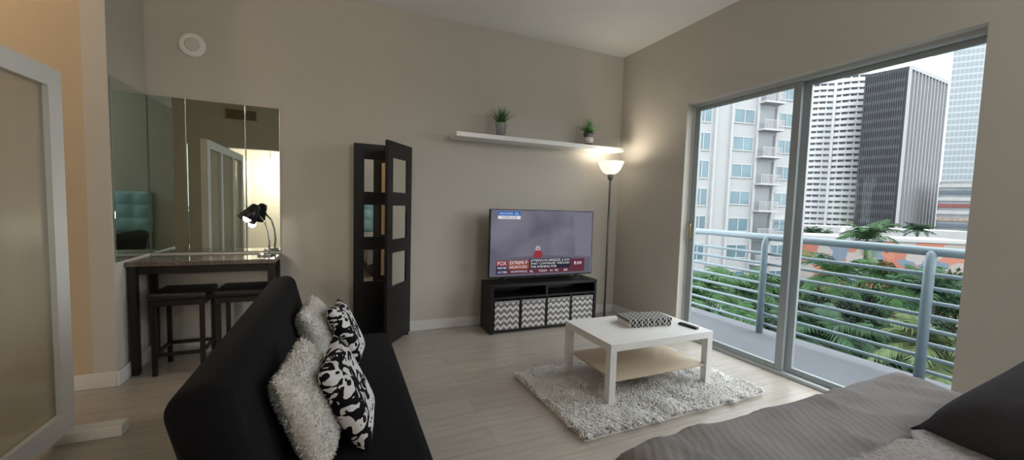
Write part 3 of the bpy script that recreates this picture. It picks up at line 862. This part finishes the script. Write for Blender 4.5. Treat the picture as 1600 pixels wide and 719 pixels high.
def palm(label, az, y, d, ln, mi, seed, group='palms below the balcony'):
    rnd = random.Random(seed); xy = P(az,d); zc = ZZ(az,y,d); hgt = zc-G
    t = thing('palm_tree', label, 'palm', (xy.x,xy.y,G), 0, group)
    MB().tube([(0,0,0),(.15,.1,hgt*.5),(0,0,hgt)], [.24,.18,.15], 10).build('trunk', m_trunk, t, True)
    protos = [frond_mesh(ln,R(95),seed), frond_mesh(ln*.95,R(125),seed+1), frond_mesh(ln*.9,R(70),seed+2)]
    meshes = []
    for i in range(20):
        k = i % 3
        if i < 3:
            o = protos[k].build('frond', m_frond[mi], t); meshes.append(o.data)
        else:
            o = bpy.data.objects.new('frond', meshes[k]); C.objects.link(o); o.parent = t
        o.location = (0,0,hgt)
        el = rnd.uniform(R(-25),R(55)) if i < 14 else rnd.uniform(R(35),R(75))
        o.rotation_euler = (rnd.uniform(-.2,.2), el if i < 14 else -rnd.uniform(0,.3), i*2.399+rnd.uniform(-.2,.2))
palm('palm tree rising above the mural wall in front of the dark tower',1356,376,40,3.4,0,11)
palm('distant palm tree beyond the mural wall under the glass tower',1434,362,66,2.7,2,21)
palm('small distant palm tree in front of the white podium next to the door stile',1268,366,68,2.3,2,31)
palm('small distant palm tree at the foot of the white balcony tower',1284,368,72,2.3,2,41)
palm('tall palm with dark green crown in front of the mural',1312,438,27,3.1,0,51)
palm('palm crown in front of the mural beside the railing post',1410,450,22,2.6,0,61)
palm('palm behind the right railing post',1466,470,18,2.2,2,71)
palm('green palm seen through the far door panel beside the railing post',1168,462,23,3.1,0,81)
palm('palm at the far edge of the glass door',1094,468,19,2.7,0,91)
palm('palm with long fronds low behind the middle bars',1296,540,14.5,2.2,2,101)
palm('pale green palm low at the near end of the railing',1480,560,11,1.7,1,111)
palm('green palm low behind the balcony beyond the door stile',1140,520,14,1.7,0,121)
def tree(label, az, y, d, r, mi, seed):
    rnd = random.Random(seed); xy = P(az,d); zc = ZZ(az,y,d); hgt = zc-G
    t = thing('tree', label, 'tree', (xy.x,xy.y,G), 0, 'leafy trees below the balcony')
    MB().tube([(0,0,0),(.1,.1,hgt*.6),(0,0,hgt)], [.3,.22,.1], 8).build('trunk', m_trunk, t, True)
    mb = MB(); blobs = [(Vector((rnd.uniform(-.6,.6),rnd.uniform(-.6,.6),rnd.uniform(-.45,.45)))*r, rnd.uniform(.4,.6)*r) for _ in range(9)]
    for i in range(7000):
        c_, br = rnd.choice(blobs)
        dv = Vector((rnd.gauss(0,1),rnd.gauss(0,1),rnd.gauss(0,1))).normalized()
        p = c_ + dv*br*rnd.uniform(.75,1.05) + Vector((0,0,hgt))
        nn = (dv + Vector((rnd.uniform(-1,1),rnd.uniform(-1,1),rnd.uniform(-1,1)))*.8).normalized()
        u = nn.orthogonal().normalized(); u = Matrix.Rotation(rnd.uniform(0,6.28),3,nn) @ u
        v = nn.cross(u); s = rnd.uniform(.06,.13)
        mb.add([p-u*s*1.6,p-v*s*.7,p+u*s*1.6,p+v*s*.7],[(0,1,2,3)])
    mb.build('foliage', m_leaf[mi], t)
tree('leafy green tree in front of the mural next to the door stile',1256,470,40,3.0,0,1)
tree('dark leafy tree below the mural between the two big palms',1368,490,33,3.0,1,2)
tree('leafy tree below the mural at the right railing post',1428,478,40,3.3,0,3)
tree('olive green tree at the near end of the railing',1505,475,31,3.0,2,4)
tree('dark leafy tree low behind the lower railing bars',1335,570,21,2.6,1,5)
tree('leafy tree low behind the lower bars of the right post',1458,580,15,2.2,0,6)
tree('leafy tree in front of the white apartment block',1200,495,33,3.0,0,7)
tree('olive leafy tree at the foot of the white apartment block',1100,500,32,3.0,2,8)
tree('dark leafy tree behind the low bars beside the door stile',1225,540,20,2.4,1,9)
tree('dark green tree low behind the palm at the right railing post',1400,540,27,2.6,1,10)
tree('dark leafy tree low below the far edge of the glass door',1105,560,23,2.6,1,12)

# ------------------------------------------------------------------ lights
wd = bpy.data.worlds.new('world'); S.world = wd; wd.use_nodes = True; nt = wd.node_tree
bg = nt.nodes['Background']
tc = nt.nodes.new('ShaderNodeTexCoord')
f = nz(nt, tc.outputs['Generated'], 2.5, 5, .4)
nt.links.new(ramp(nt, f, [(.3,(.88,.93,.98,1)),(.65,(1,1,1,1))]), bg.inputs[0]); bg.inputs[1].default_value = 5.2
def lamp(name, typ, loc, e, col, size=.1, rot=None):
    l = bpy.data.lights.new(name, typ); l.energy = e; l.color = lin(col)[:3]
    if typ == 'AREA': l.shape = 'RECTANGLE'; l.size = size[0]; l.size_y = size[1]
    else: l.shadow_soft_size = size
    o = bpy.data.objects.new(name, l); C.objects.link(o); o.location = loc
    if rot: o.rotation_euler = rot
    return o
pw = lamp('window_portal','AREA',(XR+.22,(Y0+Y1)/2,1.2),1,(255,255,255),(2.5,2.2),(0,R(90),0))
pw.data.cycles.is_portal = True
lamp('torchiere_light','POINT',(2.80,3.70,1.775),6,(255,242,222),.06)
lamp('desk_lamp_light','POINT',(-.74,3.68,1.05),1.8,(255,244,230),.03)
lamp('hall_light','POINT',(-2.3,2.6,2.80),14,(255,228,194),.12)
lamp('kitchen_light','POINT',(-1.45,-2.6,1.85),90,(255,236,210),.12)
lamp('added_fill_light','POINT',(LX,LYY,2.80),46,(255,253,250),.2)  # added interior fill, placed to keep the window wall darker than the back wall
S.view_settings.view_transform = 'Standard'
S.view_settings.exposure = 0.0
